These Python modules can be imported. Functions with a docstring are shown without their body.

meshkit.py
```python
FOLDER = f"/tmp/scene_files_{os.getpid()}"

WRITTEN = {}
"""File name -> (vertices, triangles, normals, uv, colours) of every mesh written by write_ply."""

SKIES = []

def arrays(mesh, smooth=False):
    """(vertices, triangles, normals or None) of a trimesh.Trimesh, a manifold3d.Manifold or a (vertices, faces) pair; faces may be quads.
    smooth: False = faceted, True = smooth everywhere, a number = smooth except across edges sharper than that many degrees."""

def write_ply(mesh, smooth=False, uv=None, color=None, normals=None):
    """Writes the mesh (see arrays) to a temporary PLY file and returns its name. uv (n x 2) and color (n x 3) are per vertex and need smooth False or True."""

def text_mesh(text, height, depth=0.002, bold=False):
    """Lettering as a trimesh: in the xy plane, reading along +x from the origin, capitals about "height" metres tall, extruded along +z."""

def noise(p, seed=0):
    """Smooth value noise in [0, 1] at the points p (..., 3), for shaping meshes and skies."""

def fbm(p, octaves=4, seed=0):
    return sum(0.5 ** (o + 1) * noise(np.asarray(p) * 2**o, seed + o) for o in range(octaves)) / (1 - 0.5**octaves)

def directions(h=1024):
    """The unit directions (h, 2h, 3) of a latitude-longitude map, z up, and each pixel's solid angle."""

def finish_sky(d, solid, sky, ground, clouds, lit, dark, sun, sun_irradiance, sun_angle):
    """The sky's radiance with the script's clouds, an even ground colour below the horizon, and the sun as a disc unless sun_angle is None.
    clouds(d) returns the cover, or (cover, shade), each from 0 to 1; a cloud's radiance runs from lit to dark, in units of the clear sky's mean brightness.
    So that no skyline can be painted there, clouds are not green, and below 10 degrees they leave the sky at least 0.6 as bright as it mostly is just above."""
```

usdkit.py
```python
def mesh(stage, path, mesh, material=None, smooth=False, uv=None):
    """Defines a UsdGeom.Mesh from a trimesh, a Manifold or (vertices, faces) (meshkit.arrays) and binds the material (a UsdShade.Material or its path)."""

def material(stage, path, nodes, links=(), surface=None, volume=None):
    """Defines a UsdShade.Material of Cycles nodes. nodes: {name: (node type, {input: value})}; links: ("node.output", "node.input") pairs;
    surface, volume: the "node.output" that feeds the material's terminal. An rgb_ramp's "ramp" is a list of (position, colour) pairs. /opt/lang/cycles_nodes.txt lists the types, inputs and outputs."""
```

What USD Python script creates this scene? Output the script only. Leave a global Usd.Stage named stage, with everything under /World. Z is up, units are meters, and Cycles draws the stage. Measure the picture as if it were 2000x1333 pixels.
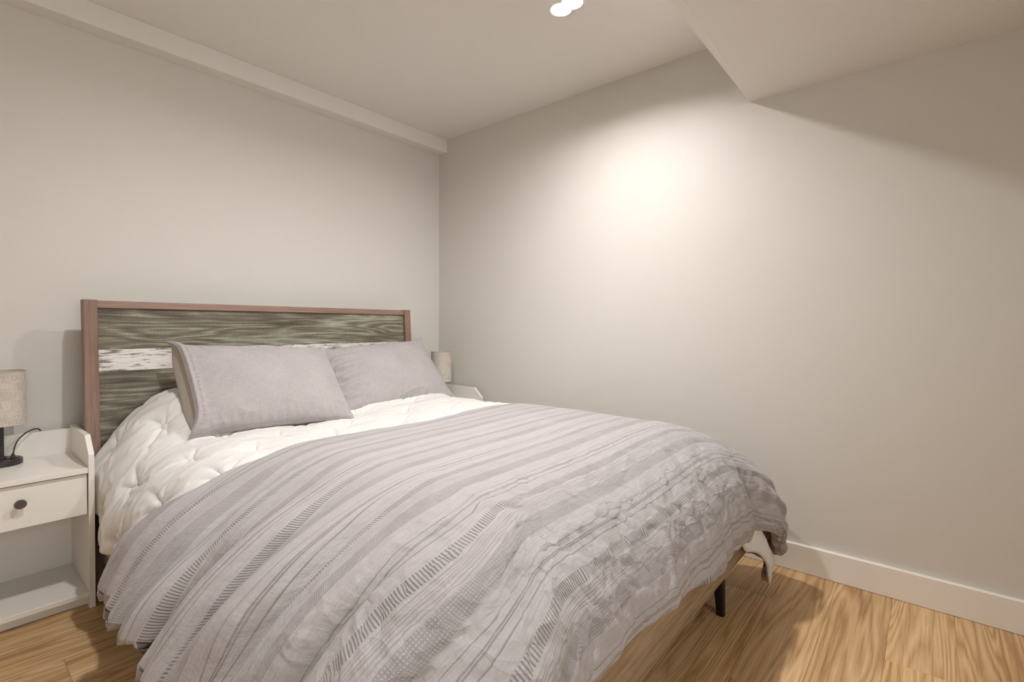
import math, random
import numpy as np
import trimesh
import manifold3d as m3
import usdkit, meshkit
from shapely.geometry import Polygon
from pxr import Usd, UsdGeom, UsdLux, UsdShade, Gf, Sdf

random.seed(7)
rng = np.random.default_rng(7)
stage = Usd.Stage.CreateInMemory()
UsdGeom.SetStageUpAxis(stage, UsdGeom.Tokens.z)
UsdGeom.SetStageMetersPerUnit(stage, 1.0)
UsdGeom.Xform.Define(stage, '/World')
UsdGeom.Scope.Define(stage, '/World/Looks')

# ------------------------------------------------------------------ camera, lights, exposure
# world: right wall x = 0, headboard wall y = 0, floor z = 0; the camera stands at the foot-left of the bed
CAM = np.array([-2.298, -2.614, 1.0])
YAW, PITCH, ROLL, FPX, CYOFF = 0.86839647, -0.01656738, 0.00470138, 962.22, -14.613
EXPOSURE = 0.30
LAMP_STRENGTH = 740.0          # radiance of the lenses of the ceiling lights
LAMP_COLOR = (1.0, 0.985, 0.99)


def camera():
    f = np.array([math.sin(YAW) * math.cos(PITCH), math.cos(YAW) * math.cos(PITCH), math.sin(PITCH)])
    r = np.array([math.cos(YAW), -math.sin(YAW), 0.0])
    u = np.cross(r, f)
    r2, u2 = math.cos(ROLL) * r + math.sin(ROLL) * u, -math.sin(ROLL) * r + math.cos(ROLL) * u
    c = UsdGeom.Camera.Define(stage, '/World/Camera')
    m = Gf.Matrix4d(*r2, 0, *u2, 0, *(-f), 0, *CAM, 1)
    c.AddTransformOp().Set(m)
    c.CreateHorizontalApertureAttr(36.0)
    c.CreateVerticalApertureAttr(36.0 * 1333 / 2000)
    c.CreateFocalLengthAttr(36.0 * FPX / 2000)
    # the optical axis lies CYOFF px below the picture's centre (negative = above)
    c.CreateVerticalApertureOffsetAttr(36.0 * CYOFF / 2000)
    c.CreateClippingRangeAttr(Gf.Vec2f(0.01, 100))
    c.CreateExposureAttr(EXPOSURE)


camera()
WINDOW = dict(x=-2.2, z=1.40, w=2.0, h=1.3, strength=4.7, color=(1.0, 0.985, 0.99))   # added window behind the camera, out of view, a source of soft fill


def daylight():
    r = UsdLux.RectLight.Define(stage, '/World/window_daylight')  # soft fill added outside the window opening to brighten the room
    r.CreateWidthAttr(WINDOW['w']); r.CreateHeightAttr(WINDOW['h'])
    r.CreateIntensityAttr(WINDOW['strength']); r.CreateColorAttr(Gf.Vec3f(*WINDOW['color']))
    r.AddTranslateOp().Set(Gf.Vec3d(WINDOW['x'], -4.6 - 0.13, WINDOW['z']))
    r.AddRotateXOp().Set(90.0)


daylight()
LIGHTS = [(-0.657, -1.50), (-1.657, -1.50)]   # built below as ceiling fixtures with glowing lenses


# ------------------------------------------------------------------ helpers
used = {}


def path_for(name, parent=None):
    base = (parent.GetPath().pathString if parent is not None else '/World') + '/' + name
    k = used.get(base, 0)
    used[base] = k + 1
    return base if k == 0 else f'{base}_{k:03d}'


def tag(p, label=None, cat=None, group=None, kind=None):
    p = p.GetPrim() if hasattr(p, 'GetPrim') else p
    for k, v in (('label', label), ('category', cat), ('group', group), ('kind', kind)):
        if v:
            p.SetCustomDataByKey(k, v)
    return p


def obj(name, mesh, mat, parent=None, smooth=False, uv=None, label=None, cat=None, group=None, kind=None):
    m = usdkit.mesh(stage, path_for(name, parent), mesh, mat, smooth, uv)
    return tag(m, label, cat, group, kind)


def thing(name, label, cat, loc=(0, 0, 0), rz=0, group=None, kind=None):
    x = UsdGeom.Xform.Define(stage, path_for(name))
    x.AddTranslateOp().Set(Gf.Vec3d(*map(float, loc)))
    if rz:
        x.AddRotateZOp().Set(float(rz))
    return tag(x, label, cat, group, kind)


def copy_of(src, label, loc, rz=0, group=None):
    name = src.GetName()
    x = thing(name, label, src.GetCustomDataByKey('category'), loc, rz, group)
    x.GetReferences().AddInternalReference(src.GetPath())
    x.SetInstanceable(True)
    return x


def cat(ms):
    return trimesh.util.concatenate(ms)


def box(x0, x1, y0, y1, z0, z1, bevel=0.0):
    """Box; with a bevel its edges are chamfered."""
    x0, x1, y0, y1, z0, z1 = min(x0, x1), max(x0, x1), min(y0, y1), max(y0, y1), min(z0, z1), max(z0, z1)
    if not bevel:
        b = trimesh.creation.box([x1 - x0, y1 - y0, z1 - z0])
        b.apply_translation([(x0 + x1) / 2, (y0 + y1) / 2, (z0 + z1) / 2])
        return b
    b = bevel
    pts = []
    for sx in (0, 1):
        for sy in (0, 1):
            for sz in (0, 1):
                X, Y, Z = (x0, x1)[sx], (y0, y1)[sy], (z0, z1)[sz]
                dx, dy, dz = (b, -b)[sx], (b, -b)[sy], (b, -b)[sz]
                pts += [(X, Y + dy, Z + dz), (X + dx, Y, Z + dz), (X + dx, Y + dy, Z)]
    return trimesh.Trimesh(*_hull(np.array(pts)), process=False)


def _hull(p):
    h = m3.Manifold.hull_points(np.asarray(p, float)).to_mesh()
    return h.vert_properties[:, :3], h.tri_verts


def hull(p):
    return trimesh.Trimesh(*_hull(p), process=False)


def prism_x(poly_yz, x0, x1):
    """Extrude a polygon given in (y, z) along x."""
    m = trimesh.creation.extrude_polygon(Polygon(poly_yz), x1 - x0, engine='earcut')
    v = np.array(m.vertices)
    return trimesh.Trimesh(np.stack([v[:, 2] + x0, v[:, 0], v[:, 1]], 1), np.array(m.faces), process=False)


def lathe(profile, n=48, center=(0, 0, 0)):
    m = trimesh.creation.revolve(np.array(profile, float), sections=n)
    m.apply_translation(center)
    return m


def tube(pts, r, n=10):
    pts = np.array(pts, float)
    rr = np.broadcast_to(np.asarray(r, float), (len(pts),))
    t = np.gradient(pts, axis=0)
    t /= np.linalg.norm(t, axis=1, keepdims=True)
    a = np.array([0.31, 0.2, 0.93])
    V, Fc = [], []
    for i in range(len(pts)):
        b = np.cross(t[i], a); b /= np.linalg.norm(b)
        c = np.cross(t[i], b)
        for k in range(n):
            th = 2 * math.pi * k / n
            V.append(pts[i] + rr[i] * (math.cos(th) * b + math.sin(th) * c))
    for i in range(len(pts) - 1):
        for k in range(n):
            p, q = i * n + k, i * n + (k + 1) % n
            Fc += [[p, q, q + n], [p, q + n, p + n]]
    V += [pts[0], pts[-1]]
    a0, a1 = len(V) - 2, len(V) - 1
    for k in range(n):
        Fc += [[a0, (k + 1) % n, k], [a1, (len(pts) - 1) * n + k, (len(pts) - 1) * n + (k + 1) % n]]
    m = trimesh.Trimesh(np.array(V), np.array(Fc), process=False)
    return m


def spline(ctrl, n=24):
    from scipy.interpolate import CubicSpline
    c = np.array(ctrl, float)
    s = np.r_[0, np.cumsum(np.linalg.norm(np.diff(c, axis=0), axis=1))]
    return CubicSpline(s, c)(np.linspace(0, s[-1], n))


# ------------------------------------------------------------------ materials
def M(name, nodes, links, surface='p.BSDF'):
    return usdkit.material(stage, '/World/Looks/' + name, nodes, links, surface=surface)


def plain(name, col, rough=0.5, spec=0.5, noise=None, bump=None, **kw):
    """A painted or plastic surface: a base colour with a faint mottle and an optional fine bump (scale, distance)."""
    nodes = {'p': ('principled_bsdf', dict(base_color=col, roughness=rough, specular_ior_level=spec, **kw)),
             'tc': ('texture_coordinate', {})}
    links = []
    if noise:
        sc, amt = noise
        nodes['n'] = ('noise_texture', dict(scale=sc, detail=4.0))
        nodes['r'] = ('rgb_ramp', dict(ramp=[(0.3, tuple(c * (1 - amt) for c in col)), (0.7, tuple(min(1, c * (1 + amt)) for c in col))]))
        links += [('tc.object', 'n.vector'), ('n.fac', 'r.fac'), ('r.color', 'p.base_color')]
    if bump:
        sc, dist = bump
        nodes['bn'] = ('noise_texture', dict(scale=sc, detail=3.0))
        nodes['b'] = ('bump', dict(strength=1.0, distance=dist))
        links += [('tc.object', 'bn.vector'), ('bn.fac', 'b.height'), ('b.normal', 'p.normal')]
    return M(name, nodes, links)


WALL = plain('wall_paint', (0.69, 0.658, 0.603), 0.55, 0.35, (1.5, 0.012), (260, 0.0004))
CEIL = plain('ceiling_paint', (0.82, 0.79, 0.74), 0.7, 0.3, (1.5, 0.01), (220, 0.0004))
TRIM = plain('trim_paint', (0.88, 0.84, 0.77), 0.35, 0.5, (3, 0.01))
WHITE = plain('white_melamine', (0.84, 0.80, 0.74), 0.35, 0.5, (5, 0.01), (400, 0.0001))
BLACK = plain('black_metal', (0.030, 0.026, 0.024), 0.35, 0.5, (20, 0.1))
BLACKWOOD = plain('black_leg_lacquer', (0.006, 0.006, 0.009), 0.4, 0.4)
KNOB = plain('dark_bronze', (0.085, 0.07, 0.06), 0.38, 0.6, (30, 0.1))
DARK = plain('dark_gap', (0.05, 0.04, 0.03), 0.8, 0.2)
SHEET = plain('mattress_ticking', (0.72, 0.69, 0.64), 0.9, 0.2, (30, 0.03))


def wood(name, axis, cols, fibre=(4.0, 150.0), ring=(0.7, 6.0), rings=9.0, contrast=0.5, bump=0.0004, rough=0.45, saw=0.0, per_object=True, knots=0.0, seed=0.0):
    """Wood with the grain along an axis ('x' or 'z'); cols: dark, mid, light. Varies per object."""
    nodes = {'g': ('texture_coordinate', {}), 's': ('separate_xyz', {}), 'oi': ('object_info', {}),
             'off': ('math', dict(math_type='multiply', value2=37.0 if per_object else 0.0)),
             'p': ('principled_bsdf', dict(roughness=rough, specular_ior_level=0.4))}
    links = [('g.object', 's.vector'), ('oi.random', 'off.value1')]
    a, b = ('x', 'y') if axis == 'x' else (('z', 'x') if axis == 'z' else ('x', 'z'))
    if axis == 'xz':       # grain along x on an upright board
        a, b = 'x', 'z'
    nodes['a0'] = ('math', dict(math_type='add')); links += [(f's.{a}', 'a0.value1'), ('off.value', 'a0.value2')]
    nodes['b0'] = ('math', dict(math_type='multiply_add', value2=1.0)); links += [(f's.{b}', 'b0.value1'), ('off.value', 'b0.value3')]

    def coords(tagname, ka, kb, kc):
        nodes[tagname + 'a'] = ('math', dict(math_type='multiply', value2=ka)); links.append(('a0.value', tagname + 'a.value1'))
        nodes[tagname + 'b'] = ('math', dict(math_type='multiply', value2=kb)); links.append(('b0.value', tagname + 'b.value1'))
        nodes[tagname] = ('combine_xyz', dict(z=kc + seed)); links.extend([(tagname + 'a.value', tagname + '.x'), (tagname + 'b.value', tagname + '.y')])
        return tagname + '.vector'
    # growth rings: contour lines of a stretched noise
    nodes['n1'] = ('noise_texture', dict(scale=1.0, detail=2.0, roughness=0.45, distortion=0.25)); links.append((coords('c1', *ring, 1.3), 'n1.vector'))
    nodes['m1'] = ('math', dict(math_type='multiply', value2=rings)); links.append(('n1.fac', 'm1.value1'))
    nodes['f1'] = ('math', dict(math_type='pingpong', value2=0.5)); links.append(('m1.value', 'f1.value1'))
    nodes['g1'] = ('math', dict(math_type='multiply', value2=2.0)); links.append(('f1.value', 'g1.value1'))
    # fibres
    nodes['n2'] = ('noise_texture', dict(scale=1.0, detail=4.0, roughness=0.65)); links.append((coords('c2', *fibre, 4.1), 'n2.vector'))
    # broad tone
    nodes['n3'] = ('noise_texture', dict(scale=1.0, detail=3.0, roughness=0.55)); links.append((coords('c3', 1.6, 7.0, 7.7), 'n3.vector'))
    nodes['x1'] = ('math', dict(math_type='multiply', value2=0.26 * contrast)); links.append(('g1.value', 'x1.value1'))
    nodes['x2'] = ('math', dict(math_type='multiply_add', value2=0.9)); links += [('n2.fac', 'x2.value1'), ('x1.value', 'x2.value3')]
    nodes['x3'] = ('math', dict(math_type='multiply_add', value2=0.75)); links += [('n3.fac', 'x3.value1'), ('x2.value', 'x3.value3')]
    last = 'x3.value'
    if saw:                # cross-cut saw marks
        nodes['n5'] = ('noise_texture', dict(scale=1.0, detail=2.0, roughness=0.6)); links.append((coords('c5', 190.0, 22.0, 2.9), 'n5.vector'))
        nodes['n6'] = ('noise_texture', dict(scale=1.0, detail=2.0)); links.append((coords('c6', 3.0, 9.0, 5.9), 'n6.vector'))
        nodes['x5'] = ('math', dict(math_type='subtract', value2=0.5)); links.append(('n5.fac', 'x5.value1'))
        nodes['x6'] = ('math', dict(math_type='multiply')); links += [('x5.value', 'x6.value1'), ('n6.fac', 'x6.value2')]
        nodes['x7'] = ('math', dict(math_type='multiply_add', value2=saw)); links += [('x6.value', 'x7.value1'), (last, 'x7.value3')]
        last = 'x7.value'
    base = 0.45 + 0.375 + 0.13 * contrast
    nodes['r'] = ('rgb_ramp', dict(ramp=[(0.0, cols[0]), (0.5, cols[1]), (1.0, cols[2])]))
    nodes['mr'] = ('map_range', dict(from_min=base - 0.38, from_max=base + 0.38, to_min=0.0, to_max=1.0, clamp=True))
    links += [(last, 'mr.value'), ('mr.result', 'r.fac')]
    col = 'r.color'
    if knots:
        nodes['v'] = ('voronoi_texture', dict(scale=1.0, randomness=1.0)); links.append((coords('c4', 2.2, 5.2, 0.4), 'v.vector'))
        nodes['kn'] = ('noise_texture', dict(scale=1.0, detail=3.0)); links.append((coords('c7', 30.0, 60.0, 0.4), 'kn.vector'))
        nodes['ka'] = ('math', dict(math_type='multiply_add', value2=0.14)); links += [('kn.fac', 'ka.value1'), ('v.distance', 'ka.value3')]
        nodes['km'] = ('map_range', dict(from_min=0.10, from_max=0.22, to_min=knots, to_max=0.0, clamp=True)); links.append(('ka.value', 'km.value'))
        nodes['kx'] = ('mix', dict(mix_type='mix', color2=tuple(c * 0.45 for c in cols[0]))); links += [('km.result', 'kx.fac'), (col, 'kx.color1')]
        col = 'kx.color'
    # each piece a little lighter or darker
    nodes['t'] = ('map_range', dict(from_min=0.0, from_max=1.0, to_min=0.88, to_max=1.10)); links.append(('oi.random', 't.value'))
    nodes['hv'] = ('hsv', dict(hue=0.5, saturation=1.0, fac=1.0)); links += [('t.result', 'hv.value'), (col, 'hv.color'), ('hv.color', 'p.base_color')]
    nodes['b'] = ('bump', dict(strength=1.0, distance=bump)); links += [(last, 'b.height'), ('b.normal', 'p.normal')]
    return M(name, nodes, links)


OAK = wood('oak_plank', 'x', [(0.36, 0.185, 0.070), (0.63, 0.395, 0.19), (0.80, 0.56, 0.32)], fibre=(5.0, 170.0), ring=(0.55, 6.5), rings=22.0, contrast=1.5, bump=0.0004, rough=0.42, knots=0.75)
POST = wood('red_brown_post_wood', 'z', [(0.15, 0.088, 0.062), (0.27, 0.172, 0.128), (0.38, 0.265, 0.21)], fibre=(7.0, 160.0), ring=(0.5, 14.0), rings=6.0, contrast=0.5, bump=0.0003)
RAILW = wood('red_brown_rail_wood', 'xz', [(0.17, 0.10, 0.076), (0.29, 0.185, 0.145), (0.40, 0.275, 0.225)], fibre=(7.0, 160.0), ring=(0.5, 14.0), rings=6.0, contrast=0.5, bump=0.0003)
BOARD = wood('weathered_green_grey_board', 'xz', [(0.050, 0.036, 0.024), (0.160, 0.138, 0.098), (0.40, 0.41, 0.32)], fibre=(6.0, 130.0), ring=(1.3, 11.0), rings=10.0, contrast=1.2, bump=0.0005, saw=0.30, per_object=True)
FRAME = wood('beige_brown_bed_rail_wood', 'xz', [(0.13, 0.085, 0.045), (0.265, 0.188, 0.112), (0.40, 0.305, 0.20)], fibre=(9.0, 110.0), ring=(1.2, 16.0), rings=5.0, contrast=0.7, bump=0.0004, per_object=False)
SIDEF = wood('beige_brown_side_rail_wood', 'x', [(0.13, 0.085, 0.045), (0.265, 0.188, 0.112), (0.40, 0.305, 0.20)], fibre=(9.0, 110.0), ring=(1.2, 16.0), rings=5.0, contrast=0.7, bump=0.0004, per_object=False)


def white_board():
    nodes = {'g': ('texture_coordinate', {}), 'm1': ('mapping', dict(scale=(13, 1, 110))), 'n1': ('noise_texture', dict(scale=1.0, detail=6.0, roughness=0.72, distortion=0.4)),
             'm2': ('mapping', dict(scale=(3, 1, 9))), 'n2': ('noise_texture', dict(scale=1.0, detail=2.0)),
             'x': ('math', dict(math_type='multiply_add', value2=0.30)),
             'r': ('rgb_ramp', dict(ramp=[(0.0, (0.10, 0.095, 0.085)), (0.565, (0.16, 0.15, 0.135)), (0.605, (0.48, 0.45, 0.41)), (0.645, (0.74, 0.70, 0.65)), (1.0, (0.82, 0.78, 0.73))])),
             'p': ('principled_bsdf', dict(roughness=0.5, specular_ior_level=0.4)), 'b': ('bump', dict(strength=1.0, distance=0.0006))}
    links = [('g.object', 'm1.vector'), ('m1.vector', 'n1.vector'), ('g.object', 'm2.vector'), ('m2.vector', 'n2.vector'), ('n2.fac', 'x.value1'), ('n1.fac', 'x.value3'),
             ('x.value', 'r.fac'), ('r.color', 'p.base_color'), ('x.value', 'b.height'), ('b.normal', 'p.normal')]
    return M('distressed_white_board', nodes, links)


WHITEBOARD = white_board()


def weave(name, col, dark, scale=520.0, rough=0.9, bump=0.0004, slub=0.5):
    """Plain woven linen: crossing threads with slubs (uses uv in metres)."""
    nodes = {'t': ('texture_coordinate', {}), 'ma': ('mapping', dict(scale=(scale * 0.05, scale, 1))), 'mb': ('mapping', dict(scale=(scale, scale * 0.05, 1))),
             'na': ('noise_texture', dict(scale=1.0, detail=2.0, roughness=0.6)), 'nb': ('noise_texture', dict(scale=1.0, detail=2.0, roughness=0.6)),
             'nc': ('noise_texture', dict(scale=7.0, detail=4.0)),
             'x': ('math', dict(math_type='add')), 'y': ('math', dict(math_type='multiply_add', value2=slub)),
             'r': ('rgb_ramp', dict(ramp=[(0.0, dark), (0.5, tuple((a + b) / 2 for a, b in zip(col, dark))), (1.0, col)])),
             'mr': ('map_range', dict(from_min=0.95, from_max=1.55, clamp=True)),
             'p': ('principled_bsdf', dict(roughness=rough, specular_ior_level=0.2, sheen_weight=0.15, sheen_roughness=0.5)), 'b': ('bump', dict(strength=1.0, distance=bump))}
    links = [('t.UV', 'ma.vector'), ('t.UV', 'mb.vector'), ('ma.vector', 'na.vector'), ('mb.vector', 'nb.vector'), ('t.UV', 'nc.vector'),
             ('na.fac', 'x.value1'), ('nb.fac', 'x.value2'), ('nc.fac', 'y.value1'), ('x.value', 'y.value3'), ('y.value', 'mr.value'), ('mr.result', 'r.fac'), ('r.color', 'p.base_color'),
             ('x.value', 'b.height'), ('b.normal', 'p.normal')]
    return M(name, nodes, links)


LINEN = weave('grey_lilac_linen', (0.475, 0.437, 0.434), (0.35, 0.318, 0.314), 650.0)
LINENBACK = weave('beige_linen_back', (0.52, 0.46, 0.41), (0.42, 0.36, 0.31), 650.0)
SHADE = weave('oatmeal_linen_shade', (0.80, 0.74, 0.67), (0.45, 0.385, 0.32), 600.0, slub=0.3)
COTTON = plain('white_cotton', (0.735, 0.71, 0.682), 0.75, 0.25, (40, 0.015), (90, 0.0006), sheen_weight=0.1)
BACKCOT = plain('comforter_back_cotton', (0.74, 0.68, 0.61), 0.85, 0.2, (40, 0.02))
BACKING = plain('beige_blanket_lining', (0.55, 0.47, 0.39), 0.9, 0.15, (40, 0.03))

PERIOD = 0.20


def stripes():
    """Grey woven stripes across a pale lilac-grey throw; uv in metres, v along the bed. R: lines, G: ladder bands, B: waffle bands."""
    P = PERIOD
    n = 256
    ramp = np.zeros((n, 3))
    pos = (np.arange(n) + 0.5) / n * P

    def band(c, lo, hi, val):
        ramp[(pos >= lo) & (pos < hi), c] = val
    for a in (0.0060, 0.0205, 0.0245, 0.0385):
        band(0, a, a + 0.0020, 0.85)
    band(1, 0.068, 0.090, 1.0)
    for a in (0.097, 0.102, 0.107, 0.112, 0.118, 0.124):
        band(0, a, a + 0.0014, 0.5)
    band(2, 0.132, 0.168, 1.0)
    band(0, 0.152, 0.1535, 0.8)
    ram = [(float((i + 0.5) / n), tuple(ramp[i])) for i in range(n)]
    nodes = {'t': ('texture_coordinate', {}), 's': ('separate_xyz', {}),
             'nw': ('noise_texture', dict(scale=5.0, detail=2.0)), 'nv': ('math', dict(math_type='multiply_add', value2=0.006)),
             'd': ('math', dict(math_type='divide', value2=P)), 'fr': ('math', dict(math_type='fraction')),
             'r': ('rgb_ramp', dict(ramp=ram)), 'c': ('separate_color', {}),
             'lu': ('math', dict(math_type='multiply', value2=2 * math.pi / 0.0062)), 'ls': ('math', dict(math_type='sine')), 'lm': ('map_range', dict(from_min=-0.1, from_max=0.5, clamp=True)),
             'wu': ('math', dict(math_type='multiply', value2=2 * math.pi / 0.0046)), 'ws': ('math', dict(math_type='sine')),
             'wv': ('math', dict(math_type='multiply', value2=2 * math.pi / 0.0046)), 'wt': ('math', dict(math_type='sine')),
             'wx': ('math', dict(math_type='maximum')), 'wm': ('map_range', dict(from_min=-0.2, from_max=0.9, to_min=0.15, to_max=1.0, clamp=True)),
             'g1': ('math', dict(math_type='multiply')), 'b1': ('math', dict(math_type='multiply')), 'b2': ('math', dict(math_type='multiply', value2=0.62)),
             'mx': ('math', dict(math_type='maximum')), 'my': ('math', dict(math_type='maximum')),
             'fade': ('noise_texture', dict(scale=9.0, detail=3.0)), 'fm': ('map_range', dict(from_min=0.3, from_max=0.6, to_min=0.65, to_max=1.0, clamp=True)), 'mz': ('math', dict(math_type='multiply')),
             'w1': ('mapping', dict(scale=(14, 300, 1))), 'n1': ('noise_texture', dict(scale=1.0, detail=2.0)),
             'cr': ('rgb_ramp', dict(ramp=[(0.25, (0.385, 0.357, 0.353)), (0.75, (0.475, 0.444, 0.442))])),
             'mix': ('mix', dict(mix_type='mix', color2=(0.205, 0.185, 0.182))),
             'cn': ('noise_texture', dict(scale=38.0, detail=4.0, roughness=0.6)),
             'wn': ('noise_texture', dict(scale=7.0, detail=3.0)), 'wm2': ('mix', dict(mix_type='linear_light', fac=0.05)), 'vo': ('voronoi_texture', dict(scale=13.0, randomness=1.0)), 'vo2': ('voronoi_texture', dict(scale=29.0, randomness=1.0)),
             'vz': ('map_range', dict(from_min=1.98, from_max=2.35, to_min=0.04, to_max=1.0, clamp=True)), 'va': ('math', dict(math_type='multiply_add', value2=0.45)), 'vf': ('math', dict(math_type='multiply')), 'b2n': ('bump', dict(strength=1.0, distance=0.011)),
             'hb': ('math', dict(math_type='multiply_add', value2=-0.12)), 
             'b': ('bump', dict(strength=1.0, distance=0.0028)),
             'p': ('principled_bsdf', dict(roughness=0.85, specular_ior_level=0.25, sheen_weight=0.12))}
    links = [('t.UV', 's.vector'), ('t.UV', 'nw.vector'), ('nw.fac', 'nv.value1'), ('s.y', 'nv.value3'), ('nv.value', 'd.value1'), ('d.value', 'fr.value1'), ('fr.value', 'r.fac'), ('r.color', 'c.color'),
             ('s.x', 'lu.value1'), ('lu.value', 'ls.value1'), ('ls.value', 'lm.value'), ('s.x', 'wu.value1'), ('wu.value', 'ws.value1'), ('s.y', 'wv.value1'), ('wv.value', 'wt.value1'),
             ('ws.value', 'wx.value1'), ('wt.value', 'wx.value2'), ('wx.value', 'wm.value'),
             ('c.g', 'g1.value1'), ('lm.result', 'g1.value2'), ('c.b', 'b1.value1'), ('wm.result', 'b1.value2'), ('b1.value', 'b2.value1'),
             ('g1.value', 'mx.value1'), ('b2.value', 'mx.value2'), ('mx.value', 'my.value1'), ('c.r', 'my.value2'),
             ('t.UV', 'fade.vector'), ('fade.fac', 'fm.value'), ('my.value', 'mz.value1'), ('fm.result', 'mz.value2'),
             ('t.UV', 'w1.vector'), ('w1.vector', 'n1.vector'), ('n1.fac', 'cr.fac'), ('cr.color', 'mix.color1'), ('mz.value', 'mix.fac'), ('mix.color', 'p.base_color'),
             ('t.UV', 'cn.vector'), ('my.value', 'hb.value1'), ('cn.fac', 'hb.value3'), ('hb.value', 'b.height'),
             ('t.UV', 'wn.vector'), ('t.UV', 'wm2.color1'), ('wn.color', 'wm2.color2'), ('wm2.color', 'vo.vector'), ('wm2.color', 'vo2.vector'), ('vo2.distance', 'va.value1'), ('vo.distance', 'va.value3'),
             ('s.y', 'vz.value'), ('va.value', 'vf.value1'), ('vz.result', 'vf.value2'), ('vf.value', 'b2n.height'), ('b.normal', 'b2n.normal'), ('b2n.normal', 'p.normal')]
    return M('striped_throw_fabric', nodes, links)


STRIPES = stripes()

PANE = usdkit.material(stage, '/World/Looks/window_pane', {'t': ('transparent_bsdf', dict(color=(0.96, 0.97, 0.96))), 'g': ('glossy_bsdf', dict(color=(1, 1, 1), roughness=0.0)), 'f': ('fresnel', dict(IOR=1.45)),
    'm': ('mix_closure', {})}, [('f.fac', 'm.fac'), ('t.BSDF', 'm.closure1'), ('g.BSDF', 'm.closure2')], surface='m.closure')
LENS = usdkit.material(stage, '/World/Looks/lit_lens', {'e': ('emission', dict(color=LAMP_COLOR, strength=LAMP_STRENGTH))}, [], surface='e.emission')

# ------------------------------------------------------------------ the room
XL, YF, H = -3.6, -4.6, 2.265
WT = 0.10
obj('wall_back', box(XL - WT, WT, 0, WT, 0, H + 0.05), WALL, label='greige painted wall behind the headboard', cat='wall', kind='structure')
obj('wall_right', box(0, WT, YF, 0, 0, H + 0.05), WALL, label='long greige wall to the right of the bed, lit by the ceiling light', cat='wall', kind='structure')
obj('wall_left', box(XL - WT, XL, YF, 0, 0, H + 0.05), WALL, label='greige wall on the far left side of the room', cat='wall', kind='structure')
wx0, wx1, wz0, wz1 = WINDOW['x'] - WINDOW['w'] / 2, WINDOW['x'] + WINDOW['w'] / 2, WINDOW['z'] - WINDOW['h'] / 2, WINDOW['z'] + WINDOW['h'] / 2
obj('wall_front', cat([box(XL - WT, wx0, YF - WT, YF, 0, H + 0.05), box(wx1, WT, YF - WT, YF, 0, H + 0.05), box(wx0, wx1, YF - WT, YF, 0, wz0), box(wx0, wx1, YF - WT, YF, wz1, H + 0.05)]), WALL,
    label='greige wall behind the camera, facing the bed', cat='wall', kind='structure')
win = thing('window_1', 'wide white-framed window in the wall behind the camera', 'window', kind='structure')  # added, unseen: frame and panes round the opening for the fill
fr, ya, yb, wm = 0.05, YF - 0.07, YF - 0.03, WINDOW['x']
obj('window_frame', cat([box(wx0, wx1, ya, yb, wz0, wz0 + fr), box(wx0, wx1, ya, yb, wz1 - fr, wz1), box(wx0, wx0 + fr, ya, yb, wz0 + fr, wz1 - fr),
                         box(wx1 - fr, wx1, ya, yb, wz0 + fr, wz1 - fr), box(wm - 0.02, wm + 0.02, ya, yb, wz0 + fr, wz1 - fr)]), TRIM, win)
obj('window_sill', box(wx0 - 0.04, wx1 + 0.04, YF - 0.03, YF + 0.05, wz0 - 0.02, wz0, 0.003), TRIM, win)
for a, b in ((wx0 + fr, wm - 0.02), (wm + 0.02, wx1 - fr)):
    obj('pane', box(a, b, YF - 0.053, YF - 0.047, wz0 + fr, wz1 - fr), PANE, win)
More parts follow.
